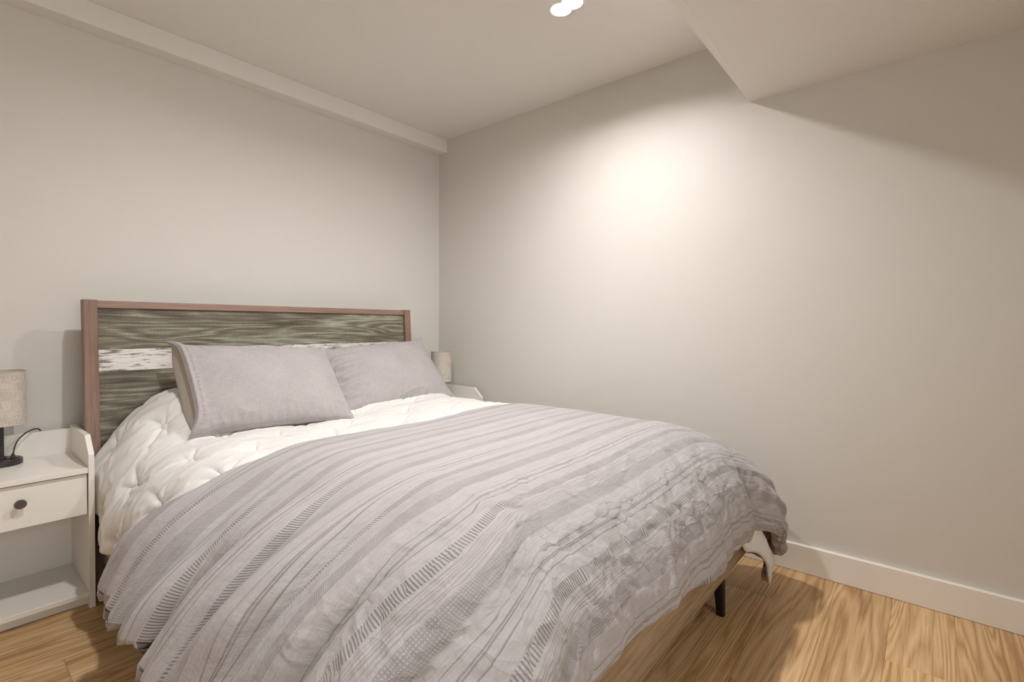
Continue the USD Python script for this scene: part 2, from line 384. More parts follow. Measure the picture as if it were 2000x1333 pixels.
SPOTS, RECESS = ((0.004, 0.029), (-0.004, -0.029)), 0.021
slab = m3.Manifold.cube((-XL + 2 * WT, -YF + 2 * WT, 0.12)).translate((XL - WT, YF - WT, H))
for lx, ly in LIGHTS:
    for dx, dy in SPOTS:
        slab -= m3.Manifold.cylinder(0.06, 0.0415, 0.0415, 40).translate((lx + dx, ly + dy, H - 0.01))
obj('ceiling', slab, CEIL, label='flat off-white painted ceiling above the bed', cat='ceiling', kind='structure')

# boxed-in beam along the top of the headboard wall
obj('trim_1', box(XL, 0, -0.083, 0, 2.1755, H, 0.0015), CEIL, label='narrow boxed beam where the headboard wall meets the ceiling', cat='beam', kind='structure')
# the dropped bulkhead, with the slightly proud corner bead along its lower edge
bk = thing('trim_2', 'dropped ceiling bulkhead at the upper right with a sharp lower edge', 'bulkhead', kind='structure')
obj('soffit', box(XL, 0, -3.25, -2.010, 1.970, H), CEIL, bk)
bead = trimesh.Trimesh(*_hull(np.array([(0, -2.010, 1.9705), (0, -2.020, 1.9705), (XL, -2.010, 1.9705), (XL, -2.11, 1.9705),
                                        (0, -2.0105, 1.9685), (0, -2.0165, 1.9690), (XL, -2.0105, 1.9685), (XL, -2.105, 1.9690)])), process=False)
obj('corner_bead', bead, CEIL, bk)

# baseboards: a flat board with a slightly sloped, bright top
def bb_profile(d=0.018, h=0.1105):
    return [(0, 0.0015), (-d, 0.0015), (-d, h - 0.002), (-d + 0.002, h), (0, h)]
pr = bb_profile()
m = prism_x(pr, 0, -YF)                                            # profile depth along y, length along x
v = np.array(m.vertices); v = np.stack([v[:, 1], -v[:, 0], v[:, 2]], 1)
obj('baseboard_right', trimesh.Trimesh(v, np.array(m.faces)[:, ::-1] if False else np.array(m.faces), process=False), TRIM, label='white baseboard along the foot of the right wall', cat='baseboard', kind='structure')
obj('baseboard_back', prism_x(pr, XL, -0.0135), TRIM, label='white baseboard along the headboard wall, behind bed and nightstands', cat='baseboard', kind='structure')

# floor of individual planks, running from the bed's left to the right wall
fl = thing('floor', 'oak-look plank floor with knots and thin pale seams', 'floor', kind='structure')
obj('subfloor', box(XL, 0, YF, 0, -0.06, -0.013), DARK, fl)


def plank(x0, x1, y0, y1, t=0.012, c=0.0016, g=0.0001):
    x0, x1, y0, y1 = x0 + g, x1 - g, y0 + g, y1 - g
    p = []
    for z, i in ((-t, 0.0), (-c, 0.0), (0.0, c)):
        p += [(x0 + i, y0 + i, z), (x1 - i, y0 + i, z), (x1 - i, y1 - i, z), (x0 + i, y1 - i, z)]
    f = []
    for k in (0, 4):
        for j in range(4):
            a, b = k + j, k + (j + 1) % 4
            f += [[a, b, b + 4], [a, b + 4, a + 4]]
    f += [[8, 9, 10], [8, 10, 11], [2, 1, 0], [3, 2, 0]]
    return trimesh.Trimesh(np.array(p), np.array(f), process=False)


PW, PL = 0.1695, 1.22
k0 = int(math.floor((YF + 2.695) / PW))
fixed = {0: -0.45, 1: -1.02, 2: -0.83, 3: -0.31, -1: -0.78, -2: -0.2, 4: -0.72, 12: -2.62, 11: -2.05, 10: -2.35, 9: -1.85}
row = k0
while -2.695 + row * PW < 0:
    ya, yb = max(YF, -2.695 + row * PW), min(0, -2.695 + (row + 1) * PW)
    xj = fixed.get(row, -random.uniform(0.1, PL))
    cuts = [0.0]
    x = xj
    while x > XL + 0.05:
        cuts.append(x); x -= PL
    cuts.append(XL)
    for a, b in zip(cuts[1:], cuts[:-1]):
        obj('plank', plank(a, b, ya, yb), OAK, fl)
    row += 1

# ------------------------------------------------------------------ ceiling lights
def ceiling_light(x, y):
    t = thing('ceiling_light', 'recessed ceiling light with two round glowing lenses, above the bed near the right wall', 'ceiling light', (x, y, H), group='ceiling lights over the bed')
    c = [m3.Manifold.cylinder(0.026, 0.041, 0.041, 40).translate((dx, dy, RECESS + 0.002)) for dx, dy in SPOTS]
    obj('housing', c[0] + c[1], TRIM, t)
    for dx, dy in SPOTS:
        prof = [(0.0, -0.0014), (0.020, -0.0012), (0.031, -0.0007), (0.0365, 0.0), (0.0365, 0.002), (0.0, 0.002)]
        obj('lens', lathe(prof, 40, (dx, dy, RECESS)), LENS, t, smooth=40)
    return t


l1 = ceiling_light(*LIGHTS[0])
copy_of(l1, 'recessed ceiling light with two round lenses above the left half of the bed', (*LIGHTS[1], H), group='ceiling lights over the bed')

# ------------------------------------------------------------------ bed frame
BXL, BXR = -1.925, -0.389             # outer faces of the headboard posts
RAKE = math.tan(math.radians(3.6))
HT = 1.091


def rake(m):
    v = np.array(m.vertices)
    v[:, 1] += (v[:, 2] - HT) * RAKE
    return trimesh.Trimesh(v, np.array(m.faces), process=False)


bed = thing('bed', 'bed with a rustic plank headboard, beige-brown rails and black tapered legs', 'bed', (0, 0, 0))
for x0, x1 in ((BXL, BXL + 0.043), (BXR - 0.043, BXR)):
    obj('headboard_post', rake(box(x0, x1, -0.178, -0.132, 0.02, HT, 0.0015)), POST, bed, label='red-brown upright post at the end of the headboard')
obj('headboard_rail', rake(box(BXL + 0.043, BXR - 0.043, -0.170, -0.136, 1.060, 1.0885, 0.0012)), RAILW, bed, label='red-brown top rail of the headboard')
for z0, z1, mt, lb in ((0.899, 1.060, BOARD, 'weathered green-brown board at the top of the headboard'), (0.812, 0.899, WHITEBOARD, 'distressed white board across the headboard'),
                       (0.66, 0.812, BOARD, 'weathered green-grey board below the white one'), (0.50, 0.66, BOARD, None), (0.34, 0.50, WHITEBOARD, None)):
    obj('headboard_board', rake(box(BXL + 0.0432, BXR - 0.0432, -0.160, -0.142, z0 + 0.0004, z1 - 0.0004, 0.0006)), mt, bed, label=lb)
RZ0, RZ1, RYF = 0.195, 0.365, -2.130
obj('foot_rail', box(BXL + 0.02, BXR - 0.0, RYF, RYF + 0.03, RZ0, RZ1, 0.003), FRAME, bed, label='beige-brown wood-grain rail at the foot of the bed')
for x0, x1 in ((BXL + 0.012, BXL + 0.042), (BXR - 0.042, BXR - 0.012)):
    # grain along y: the side rails
    obj('side_rail', box(x0, x1, RYF + 0.03, -0.235, RZ0, RZ1, 0.003), SIDEF, bed)
slats = []
for y in np.linspace(-2.0, -0.35, 10):
    obj('slat', box(BXL + 0.043, BXR - 0.043, y - 0.04, y + 0.04, 0.262, 0.28), SIDEF, bed)
LX = 0.147
for x in (BXL + LX, BXR - LX):
    for y, sy in ((-2.077, 1), (-0.34, -1)):
        top = np.array([x + (0.012 if x < -1.1 else -0.012) * 0, y + 0.012 * sy, RZ0 + 0.02])
        bot = np.array([x, y, 0.0])
        p = []
        for c, w in ((top, 0.0215), (bot, 0.0135)):
            for th in np.linspace(0, 2 * math.pi, 16, endpoint=False):
                p.append(c + np.array([w * np.sign(math.cos(th)) * abs(math.cos(th)) ** 0.6, w * np.sign(math.sin(th)) * abs(math.sin(th)) ** 0.6, 0]))
        obj('leg', hull(np.array(p)), BLACKWOOD, bed, smooth=35, label='black tapered leg')
mp = []
for cx in (BXL + 0.17, BXR - 0.17):
    for cy in (-1.93, -0.37):
        for th in np.linspace(0, 2 * math.pi, 24, endpoint=False):
            for rr, z in ((0.105, 0.281), (0.12, 0.30), (0.12, 0.43), (0.105, 0.455), (0.08, 0.465)):
                mp.append((cx + rr * math.cos(th), cy + rr * math.sin(th), z))
obj('mattress', hull(np.array(mp)), SHEET, smooth=30, label='mattress lying on the bed frame under the white comforter', cat='mattress')


# ------------------------------------------------------------------ draped bedding
def side_table(a, b, n, N=400):
    """Arc of a superellipse quarter (half axes a outwards, b downwards), then straight down: arc length -> (outwards, drop)."""
    th = np.linspace(0, math.pi / 2, N)
    o, z = a * np.sin(th) ** (2 / n), b * np.cos(th) ** (2 / n)
    s = np.r_[0, np.cumsum(np.hypot(np.diff(o), np.diff(z)))]
    s2, o2, d2 = np.r_[s, s[-1] + 1.0], np.r_[o, o[-1]], np.r_[b - z, b + 1.0]
    return s2, o2, d2


class Drape:
    def __init__(self, core, sides, height):
        self.x0, self.x1, self.y1 = core                 # left, right, foot edges of the flat part
        self.t = {k: side_table(*v) for k, v in sides.items()}
        self.h = height

    def hem_arc(self, side, z_hem, h):
        s, o, d = self.t[side]
        return float(np.interp(h - z_hem, d, s))

    def __call__(self, u, v):
        cx, cy = np.clip(u, self.x0, self.x1), np.maximum(v, self.y1)
        du, dv = u - cx, v - cy
        d = np.hypot(du, dv)
        nx, ny = du / np.maximum(d, 1e-9), dv / np.maximum(d, 1e-9)
        o, z = 0, 0
        side = np.where(nx < 0, 0, 1)
        ol, zl = (np.interp(d, self.t['left'][0], self.t['left'][k]) for k in (1, 2))
        orr, zr = (np.interp(d, self.t['right'][0], self.t['right'][k]) for k in (1, 2))
        of, zf = (np.interp(d, self.t['foot'][0], self.t['foot'][k]) for k in (1, 2))
        ox, zx = np.where(side == 0, ol, orr), np.where(side == 0, zl, zr)
        wx, wy = nx ** 2, ny ** 2
        tot = np.maximum(wx + wy, 1e-9)
        o, z = (ox * wx + of * wy) / tot, (zx * wx + zf * wy) / tot
        o = o * (1 + 0.27 * np.clip(4 * wx * wy, 0, 1))
        o, z = np.where(d < 1e-9, 0, o), np.where(d < 1e-9, 0, z)
        return np.stack([cx + nx * o, cy + ny * o, self.h(cx, cy, u, v) - z], -1), (d, nx, ny)


def normals(P):
    a, b = np.gradient(P, axis=0), np.gradient(P, axis=1)
    n = np.cross(a, b)
    return n / np.maximum(np.linalg.norm(n, axis=-1, keepdims=True), 1e-12)


def fb(u, v, s, seed, octaves=3):
    return meshkit.fbm(np.stack([u * s, v * s, np.full_like(u, seed * 7.3)], -1), octaves, seed)


def ridge(u, v, su, sv, seed, sharp=3.0):
    n = meshkit.fbm(np.stack([u * su, v * sv, np.full_like(u, seed * 3.1)], -1), 2, seed)
    return np.clip(1 - np.abs(n - 0.5) * 2 * sharp, 0, 1) ** 2


def smooth01(x, a, b):
    t = np.clip((x - a) / (b - a), 0, 1)
    return t * t * (3 - 2 * t)


def shell(P, U, V, thick, w, mat_top, mat_bottom, name, step=2, **kw):
    """A soft closed sheet round the surface P(i, j): the upper skin, and a lining below, meeting at a rounded hem."""
    n = normals(P)
    if n[..., 2].mean() < 0:
        n = -n
    e = np.full(P.shape[:2], 1e9)
    for ax, idx in ((0, 0), (0, -1), (1, 0), (1, -1)):
        ref = np.take(P, [idx], axis=ax)
        # distance along the grid line from this hem
        dseg = np.linalg.norm(np.diff(P, axis=ax), axis=-1)
        c = np.concatenate([np.zeros_like(np.take(dseg, [0], axis=ax)), np.cumsum(dseg, axis=ax)], axis=ax)
        e = np.minimum(e, c if idx == 0 else np.take(c, [-1], axis=ax) - c)
    prof = np.sqrt(np.clip(1 - (1 - np.clip(e / w, 0, 1)) ** 2, 0, 1))[..., None]
    top, bot = P + n * prof * thick * 0.5, P - n * prof * thick * 0.5
    ni, nj = P.shape[:2]
    idx = np.arange(ni * nj).reshape(ni, nj)
    q = np.stack([idx[:-1, :-1], idx[1:, :-1], idx[1:, 1:], idx[:-1, 1:]], -1).reshape(-1, 4)
    fn = np.cross(top[1, 0] - top[0, 0], top[0, 1] - top[0, 0])
    if (np.cross(top[ni // 2 + 1, nj // 2] - top[ni // 2, nj // 2], top[ni // 2, nj // 2 + 1] - top[ni // 2, nj // 2]) @ n[ni // 2, nj // 2]) < 0:
        q = q[:, ::-1]
    uv = np.stack([U, -V - 1.633 + 2.0], -1).reshape(-1, 2)
    root = thing(name, **kw)
    obj('cover', (top.reshape(-1, 3), q), mat_top, root, smooth=True, uv=uv)
    si, sj = np.unique(np.r_[0:ni:step, ni - 1]), np.unique(np.r_[0:nj:step, nj - 1])
    bs = bot[np.ix_(si, sj)]
    idx = np.arange(len(si) * len(sj)).reshape(len(si), len(sj))
    qb = np.stack([idx[:-1, :-1], idx[1:, :-1], idx[1:, 1:], idx[:-1, 1:]], -1).reshape(-1, 4)
    if (np.cross(bs[2, 1] - bs[1, 1], bs[1, 2] - bs[1, 1]) @ n[si[1], sj[1]]) > 0:
        qb = qb[:, ::-1]
    obj('lining', (bs.reshape(-1, 3), qb), mat_bottom, root, smooth=True, uv=uv.reshape(ni, nj, 2)[np.ix_(si, sj)].reshape(-1, 2))
    return root, top, n


# --- the striped throw over the foot half
def h_blank(cx, cy, u, v):
    return 0.598 + 0.020 * smooth01(u, -1.15, -0.65) + 0.022 * np.exp(-((u + 1.15) / 0.55) ** 2) * np.exp(-((v + 1.5) / 0.4) ** 2)


blank = Drape((-1.50, -0.60, -1.74), {'left': (0.55, 0.40, 1.60), 'right': (0.335, 0.40, 2.6), 'foot': (0.42, 0.38, 2.6)}, h_blank)


BACKEDGE = ([-2.3, -1.95, -1.78, -1.62, -1.45, -1.2, -1.0, -0.8, -0.46, 0.2], [-0.86, -0.93, -0.99, -1.035, -1.065, -1.09, -1.125, -1.10, -1.155, -1.17])


# --- the white pintuck comforter
def h_comf(cx, cy, u, v):
    bulge = 0.155 * smooth01(v, -0.62, -0.33) * (0.45 + 0.55 * np.exp(-np.clip((-1.62 - u) / 0.20, 0, None) ** 2) * np.exp(-np.clip((u + 0.72) / 0.2, 0, None) ** 2))
    return 0.563 + 0.028 * smooth01(u, -1.15, -0.65) + bulge


comf = Drape((-1.60, -0.52, -1.78), {'left': (0.325, 0.33, 2.2), 'right': (0.24, 0.36, 2.6), 'foot': (0.34, 0.34, 2.6)}, h_comf)


def build_comforter():
    N, Mm = 420, 480
    a = np.linspace(0, 1, N)[:, None]
    b = np.linspace(0, 1, Mm)[None, :]
    V0, V1 = -0.232, -2.24
    V1 = V1 - 0.15 * smooth01(a, 0.60, 0.68) - 0.15 * smooth01(a, 0.71, 0.81)
    v = V0 + (V1 - V0) * b + 0 * a
    hemL = comf.hem_arc('left', 0.285, 0.57) + 0.03 * smooth01(-v, 0.9, 0.3)
    hemR = comf.hem_arc('right', 0.20, 0.595) + 0.26 * smooth01(-v, 1.5, 2.05)
    uL, uR = -1.60 - hemL + 0 * v, -0.52 + hemR + 0 * v
    u = uL + (uR - uL) * a
    # round the cloth's corner at the foot so that it hangs evenly
    P, (d, nx, ny) = comf(u, v)
    corner = np.clip(4 * nx ** 2 * ny ** 2, 0, 1) * (d > 0)
    dg = np.degrees(np.arctan2(-ny, np.abs(nx)))
    bump = (nx > 0) * np.exp(-((dg - 58) / 20) ** 2)
    lim = np.where(nx < 0, 0.48, 0.54 + 0.13 * bump)
    k = np.where(d > lim, (lim + (d - lim) * (1 - 0.88 * corner)) / np.maximum(d, 1e-9), 1)
    cx, cy = np.clip(u, comf.x0, comf.x1), np.maximum(v, comf.y1)
    P, (d, nx, ny) = comf(cx + (u - cx) * k, cy + (v - cy) * k)
    # under the throw the comforter lies pressed down beneath it
    under = smooth01(np.interp(u, *BACKEDGE) - v, -0.005, 0.09)
    Pb, _ = blank(u, np.maximum(v, -2.30))
    bx, by = np.clip(u, blank.x0, blank.x1), np.maximum(v, blank.y1)
    Pb, (db, bnx, bny) = blank(bx + (u - bx) * k, by + (v - by) * k)
    nb = normals(Pb); nb = nb * np.sign(nb[..., 2].mean())
    Pb = Pb - nb * (0.042 + 0.030 * ((bnx > 0) & (bny < -0.2)) * smooth01(db, 0.15, 0.35) * smooth01(-db, -0.58, -0.42))[..., None]
    P = P + (Pb - P) * under[..., None]
    # against the nightstands the comforter is pressed flat
    near = smooth01(v, -0.52, -0.44)
    P[..., 0] = P[..., 0] + near * (np.clip(P[..., 0], -1.914, -0.305) - P[..., 0])
    # hanging folds at the foot corner and along the sides
    ang = np.arctan2(-ny, nx)
    hang = smooth01(d, 0.28, 0.60)
    amp = 0.085 * (nx > 0) * np.exp(-((dg - 56) / 19) ** 2) * smooth01(d, 0.46, 0.68) + 0.024 * smooth01(u, -0.90, -0.68) * (dg > 62) * smooth01(d, 0.44, 0.58) + 0.030 * corner * hang * np.sin(ang * 15 + 0.6) + 0.010 * hang * np.abs(nx) * np.sin(v * 31 + 1.5 * np.sin(v * 9))
    P = P + np.stack([nx, ny, 0 * nx], -1) * amp[..., None]
    # pintucks: pinched points on a diamond lattice, creases running out from each
    A, B = (u + 1.74) / 0.148, (v + 0.74) / 0.142
    p, q = (A + B) / 2, (A - B) / 2
    ip, iq = np.round(p), np.round(q)
    dp, dq = p - ip, q - iq
    ddu, ddv = (dp + dq) * 0.148, (dp - dq) * 0.142
    r, phi = np.hypot(ddu, ddv), np.arctan2(ddv, ddu)
    ph0 = np.sin(ip * 12.9 + iq * 78.2) * 3.1
    puff = 0.017 * (1 - np.exp(-(r / 0.050) ** 1.4))
    star = 0 * u
    for kk in range(7):
        h1 = np.sin(ip * 12.9898 + iq * 78.233 + kk * 37.719) * 43758.5453; h1 = h1 - np.floor(h1)
        h2 = np.sin(ip * 39.346 + iq * 11.135 + kk * 83.155) * 24634.6345; h2 = h2 - np.floor(h2)
        ar = phi - (2 * math.pi * (kk + 0.7 * h1) / 7 + ph0) - 6 * (h2 - 0.5) * r
        along, across = r * np.cos(ar), r * np.sin(ar)
        L = 0.030 + 0.055 * h2
        star += -0.0135 * np.exp(-(across / (0.0042 + 0.08 * r)) ** 2) * (along > 0) * np.exp(-(r / L) ** 2) * smooth01(r, 0.003, 0.010)
    rose = 0.006 * np.exp(-(r / 0.0085) ** 2) + 0.003 * np.exp(-(r / 0.012) ** 2) * np.sin(5 * phi + ph0)
    lines = -0.0030 * (np.exp(-(dp * 0.2 / 0.007) ** 2) + np.exp(-(dq * 0.2 / 0.007) ** 2)) * np.exp(-(r / 0.06) ** 2)
    wr = 0.012 * (fb(u, v, 6, 3) - 0.5) + 0.0030 * ridge(u, v, 9, 16, 5, 5.0)
    # long drawn folds on the slope beside the pillows
    slope = smooth01(-u, 1.55, 1.72) * smooth01(v, -0.85, -0.45)
    fold = 0.0028 * slope * np.sin((v * 1.0 + u * 0.35) * 88 + 2.5 * fb(u, v, 4, 8)) * (0.4 + fb(u, v, 6, 2))
    disp = puff + star + rose + lines + wr + fold
    disp = disp * (1 - 0.85 * under)
    nn = normals(P)
    P = P + nn * np.sign(nn[..., 2].mean()) * disp[..., None]
    near = smooth01(v, -0.52, -0.46)
    P[..., 0] = P[..., 0] + near * (np.clip(P[..., 0], -1.916 + 0.004 * np.sin(v * 60), -0.303) - P[..., 0])
    return shell(P, u, v, 0.016, 0.012, COTTON, BACKCOT, 'comforter', label='white pintuck comforter with pinched rosettes spread over the bed', cat='comforter')


COMFORTER = build_comforter()


def build_throw():
    N, Mm = 440, 380
    a = np.linspace(0, 1, N)[:, None]
    b = np.linspace(0, 1, Mm)[None, :]
    hL = blank.hem_arc('left', 0.290, 0.60)
    hR = blank.hem_arc('right', 0.20, 0.61)
    hF = blank.hem_arc('foot', 0.335, 0.61)
    uL, uR = -1.50 - hL, -0.60 + hR + 0.20
    u = uL + (uR - uL) * a + 0 * b
    # back edge: nearly straight across the bed, drawn up towards the pillows on the left side
    vb = np.interp(u[:, 0], *BACKEDGE)
    from scipy.ndimage import gaussian_filter1d
    vb = gaussian_filter1d(vb, 9, mode='nearest')[:, None] + 0.004 * np.sin(u[:, :1] * 43)
    vb = vb - 0.07 * (1 - np.sqrt(np.clip(1 - np.clip(1 - (u[:, :1] - uL) / 0.07, 0, 1) ** 2, 0, 1)))
    vf = -1.74 - hF - 0.048 * smooth01(u[:, :1], -1.15, -0.80) + 0.03 * smooth01(-u[:, :1], 0.9, 1.6) * 1.0
    v = vb + (vf - vb) * b
    P, (d, nx, ny) = blank(u, v)
    corner = np.clip(4 * nx ** 2 * ny ** 2, 0, 1) * (d > 0)
    ang = np.arctan2(-ny, np.abs(nx))                       # 0 = side, pi/2 = foot
    right = u > blank.x1
    deg = np.degrees(ang)
    lim = np.where(right, 0.47, 0.54) + right * (0.07 * smooth01(deg, 60, 80) + 0.25 * np.exp(-((deg - 47) / 17) ** 2))
    k = np.where(d > lim, (lim + (d - lim) * (1 - 0.92 * np.maximum(corner, right * (deg < 60)))) / np.maximum(d, 1e-9), 1)
    cx, cy = np.clip(u, blank.x0, blank.x1), np.maximum(v, blank.y1)
    P, (d, nx, ny) = blank(cx + (u - cx) * k, cy + (v - cy) * k)
    hangL = smooth01(-u, 1.40, 1.90) * np.abs(nx)
    hangF = smooth01(-v, 1.95, 2.25) * np.abs(ny)
    hangR = smooth01(u, -0.5, -0.2) * np.abs(nx)
    out = 0 * u
    # left side: big soft folds running up from the hem
    ph = v * 2 * math.pi / 0.165 + 1.1 * np.sin(u * 4.0) + 2.2 * fb(u, v, 2.2, 11)
    out += (0.024 - 0.010 * np.exp(-((u - uL) / 0.12) ** 2)) * hangL * np.sin(ph) + 0.006 * hangL * np.sin(ph * 2.1 + 1.0) + 0.16 * hangL * (fb(u * 0.55 + v * 0.25, v, 5.5, 12, 2) - 0.5)
    # scalloped, puckered hem on the left
    eL = u - uL
    out += -0.020 * np.exp(-(eL / 0.09) ** 2) * np.clip(1 - np.abs(((v / 0.105 + 0.3 * fb(u, v, 3, 4)) % 1.0) - 0.5) / 0.28, 0, 1) ** 2
    # foot: vertical pleats, strongest near the right corner
    pl = v * 0 + u
    near = smooth01(u, -1.1, -0.5)
    out += 0.004 * hangF * (0.1 + near) * np.sin(pl * 2 * math.pi / 0.085 + 2.0 * fb(u, v, 3, 21)) + 0.006 * hangF * np.sin(pl * 2 * math.pi / 0.31 + 0.5)
    # right corner: the throw breaks into a deep fold beside a flap
    out += right * (0.100 * np.exp(-((deg - 47) / 17) ** 2) * smooth01(d, 0.15, 0.62) - 0.034 * np.exp(-((deg - 73) / 6.5) ** 2) * smooth01(d, 0.28, 0.56))
    out += right * 0.010 * smooth01(d, 0.3, 0.6) * np.sin(deg * 0.42) * np.exp(-((deg - 40) / 25) ** 2)
    out += 0.010 * hangR * np.sin(v * 2 * math.pi / 0.07 + 2 * fb(u, v, 4, 6))
    P = P + np.stack([nx, ny, 0 * nx], -1) * out[..., None]
    # wrinkles over the surface
    n = normals(P); n = n * np.sign(n[..., 2].mean())
    foot = smooth01(-v, 1.62, 2.0)
    left = smooth01(-u, 1.35, 1.75)
    soft = 0.006 * (fb(u, v, 6, 31) - 0.5) + 0.014 * left * (fb(u * 0.45, v, 9, 33) - 0.5)
    crink = 0.0013 * (0.10 + foot) * ridge(u, v, 13, 17, 41, 4.0) - 0.0016 * (0.08 + foot) * ridge(u, v, 21, 15, 43, 4.0)
    crink += 0.0012 * foot * (fb(u, v, 32, 45) - 0.5)
    # a few long creases that cross the front
    def crease(x0, y0, x1, y1, amp, w=0.010):
        L = math.hypot(x1 - x0, y1 - y0)
        t = ((u - x0) * (x1 - x0) + (v - y0) * (y1 - y0)) / L
        dd = ((u - x0) * (y1 - y0) - (v - y0) * (x1 - x0)) / L + 0.012 * np.sin(t * 25)
        return amp * np.exp(-(dd / w) ** 2) * smooth01(t, -0.03, 0.06) * smooth01(-t, -L - 0.03, -L + 0.06)
    for c in ((-1.10, -2.06, -1.22, -2.42, 0.016, 0.016), (-0.92, -2.0, -0.98, -2.40, 0.016, 0.014), (-1.45, -1.97, -1.33, -1.80, 0.006, 0.008), (-1.30, -2.02, -1.17, -2.12, 0.007, 0.008),
              (-1.62, -1.86, -1.38, -1.93, 0.006, 0.010), (-1.5, -2.05, -1.42, -2.25, 0.010, 0.012), (-0.70, -1.98, -0.74, -2.3, 0.010, 0.012), (-1.22, -1.93, -1.02, -1.90, 0.005, 0.008),
              (-1.72, -1.70, -1.45, -1.66, 0.006, 0.012), (-1.66, -2.0, -1.5, -1.98, 0.007, 0.009)):
        crink = crink + 0.38 * crease(*c)
    P = P + n * (soft + crink)[..., None]
    return shell(P, u, v, 0.040, 0.028, STRIPES, BACKING, 'throw_blanket', label='pale grey throw with woven grey stripes draped over the foot of the bed', cat='throw blanket')


THROW = build_throw()


# ------------------------------------------------------------------ pillows
def pillow(name, label, base_l, base_r, top_l, top_r, thick, ears, seed, strip=False, gather=False):
    """A pillow leaning back: corners bottom-left, bottom-right, top-left, top-right (centre plane), plumped to the given thickness."""
    N, Mm = 120, 90
    a, b = np.meshgrid(np.linspace(-1, 1, N), np.linspace(-1, 1, Mm), indexing='ij')
    bl, br, tl, tr = (np.array(p, float) for p in (base_l, base_r, top_l, top_r))
    # edges pull in between the corners as on a stuffed case
    pin = 0.026
    s = a * (1 - pin * (1 - b ** 2) * 0.9)
    t = b * (1 - pin * (1 - a ** 2) * 1.3)
    A, B = (s + 1)[..., None] / 2, (t + 1)[..., None] / 2
    mid = (1 - A) * (1 - B) * bl + A * (1 - B) * br + (1 - A) * B * tl + A * B * tr
    ex = (br + tr - bl - tl) / 2; ex /= np.linalg.norm(ex)
    ey = (tl + tr - bl - br) / 2; ey -= ex * (ey @ ex); ey /= np.linalg.norm(ey)
    ez = np.cross(ex, ey)
    if ez[1] > 0:
        ez = -ez
    prof = (np.clip(1 - np.abs(a) ** 2.6, 0, 1) * np.clip(1 - np.abs(b) ** 2.6, 0, 1)) ** 0.5
    wid, hei = np.linalg.norm(br - bl), np.linalg.norm(tl - bl)
    U, V = (a + 1) / 2 * wid, (b + 1) / 2 * hei
    edge = 1 - np.maximum(np.abs(a), np.abs(b))
    rad = 0.0022 * np.exp(-((edge - 0.10) / 0.10) ** 2) * np.sin(np.where(np.abs(a) > np.abs(b), V, U) * 2 * math.pi / 0.034 + 3 * fb(U, V, 6, seed)) * (np.minimum(np.abs(a), np.abs(b)) > 0.0)
    wr = 0.010 * (fb(U, V, 8, seed + 1) - 0.5) + 0.005 * ridge(U, V, 5, 12, seed + 2, 6.0) * smooth01(-V, -0.16, -0.02)
    if gather:
        g = smooth01(-a, 0.35, 0.95)
        wr = wr + 0.010 * g * np.sin(V * 2 * math.pi / 0.06 + 2.0 * fb(U, V, 5, seed + 5)) * (1 - np.abs(b) ** 4)
    keep = smooth01(edge, 0.0, 0.10)
    front = mid + ez * (thick / 2 * prof + (rad + wr) * keep)[..., None]
    back = mid - ez * (thick / 2 * prof * 0.9)[..., None]
    if strip:            # the case's plain back wraps round the left end, the seam lies forward of it
        roll = np.exp(-((a + 0.84) / 0.12) ** 2) * smooth01(a, -1.0, -0.90) * (1 - np.abs(b) ** 6)
        back = back - ex * (0.044 * roll)[..., None]
        fwd = (0.055 * np.exp(-((a + 1) / 0.11) ** 2) * (1 - np.abs(b) ** 8))[..., None]
        front = front + ez * fwd + ex * fwd * 0.3
        back = back + ez * fwd * np.exp(-((a + 1) / 0.10) ** 2)[..., None] + ex * fwd * 0.3 * np.exp(-((a + 1) / 0.05) ** 2)[..., None]
    # pull the corners out into small ears
    for (ci, cj), amt in ears.items():
        c = (front if False else mid)[ci, cj]
        w = np.exp(-(np.hypot(a - a[ci, cj], b - b[ci, cj]) / 0.16) ** 2)
        dirv = (ex * np.sign(a[ci, cj]) + ey * np.sign(b[ci, cj]) * 1.2) * amt
        front = front + w[..., None] * dirv; back = back + w[..., None] * dirv
    idx = np.arange(N * Mm).reshape(N, Mm)
    q = np.stack([idx[:-1, :-1], idx[1:, :-1], idx[1:, 1:], idx[:-1, 1:]], -1).reshape(-1, 4)
    f0 = np.cross(front[N // 2 + 1, Mm // 2] - front[N // 2, Mm // 2], front[N // 2, Mm // 2 + 1] - front[N // 2, Mm // 2]) @ ez
    qf, qb = (q, q[:, ::-1]) if f0 > 0 else (q[:, ::-1], q)
    uv = np.stack([U, V], -1).reshape(-1, 2)
    root = thing(name, label, 'pillow', group='grey linen pillows against the headboard')
    obj('front_panel', (front.reshape(-1, 3), qf), LINEN, root, smooth=True, uv=uv)
    obj('back_panel', (back.reshape(-1, 3), qb), LINENBACK, root, smooth=True, uv=uv, label='beige back of the pillowcase')
    # the piped seam
    ring = np.concatenate([mid[:, 0] * 0 + (front[:, 0] + back[:, 0]) / 2, ((front + back) / 2)[-1, 1:], ((front + back) / 2)[::-1, -1][1:], ((front + back) / 2)[0, ::-1][1:]])
    obj('seam', tube(ring, 0.0013, 6), LINEN, root, smooth=True)
    if strip:            # hand stitches along the left edge
        st = []
        for j in np.linspace(6, Mm - 8, 34).astype(int):
            i = 7
            p = front[i, j]
            st.append(tube([p + ez * 0.0005 - ex * 0.004, p + ez * 0.0022 + ex * 0.002, p + ez * 0.0005 + ex * 0.008], 0.0009, 5))
        obj('stitching', cat(st), LINENBACK, root, kind='stuff')
    return root


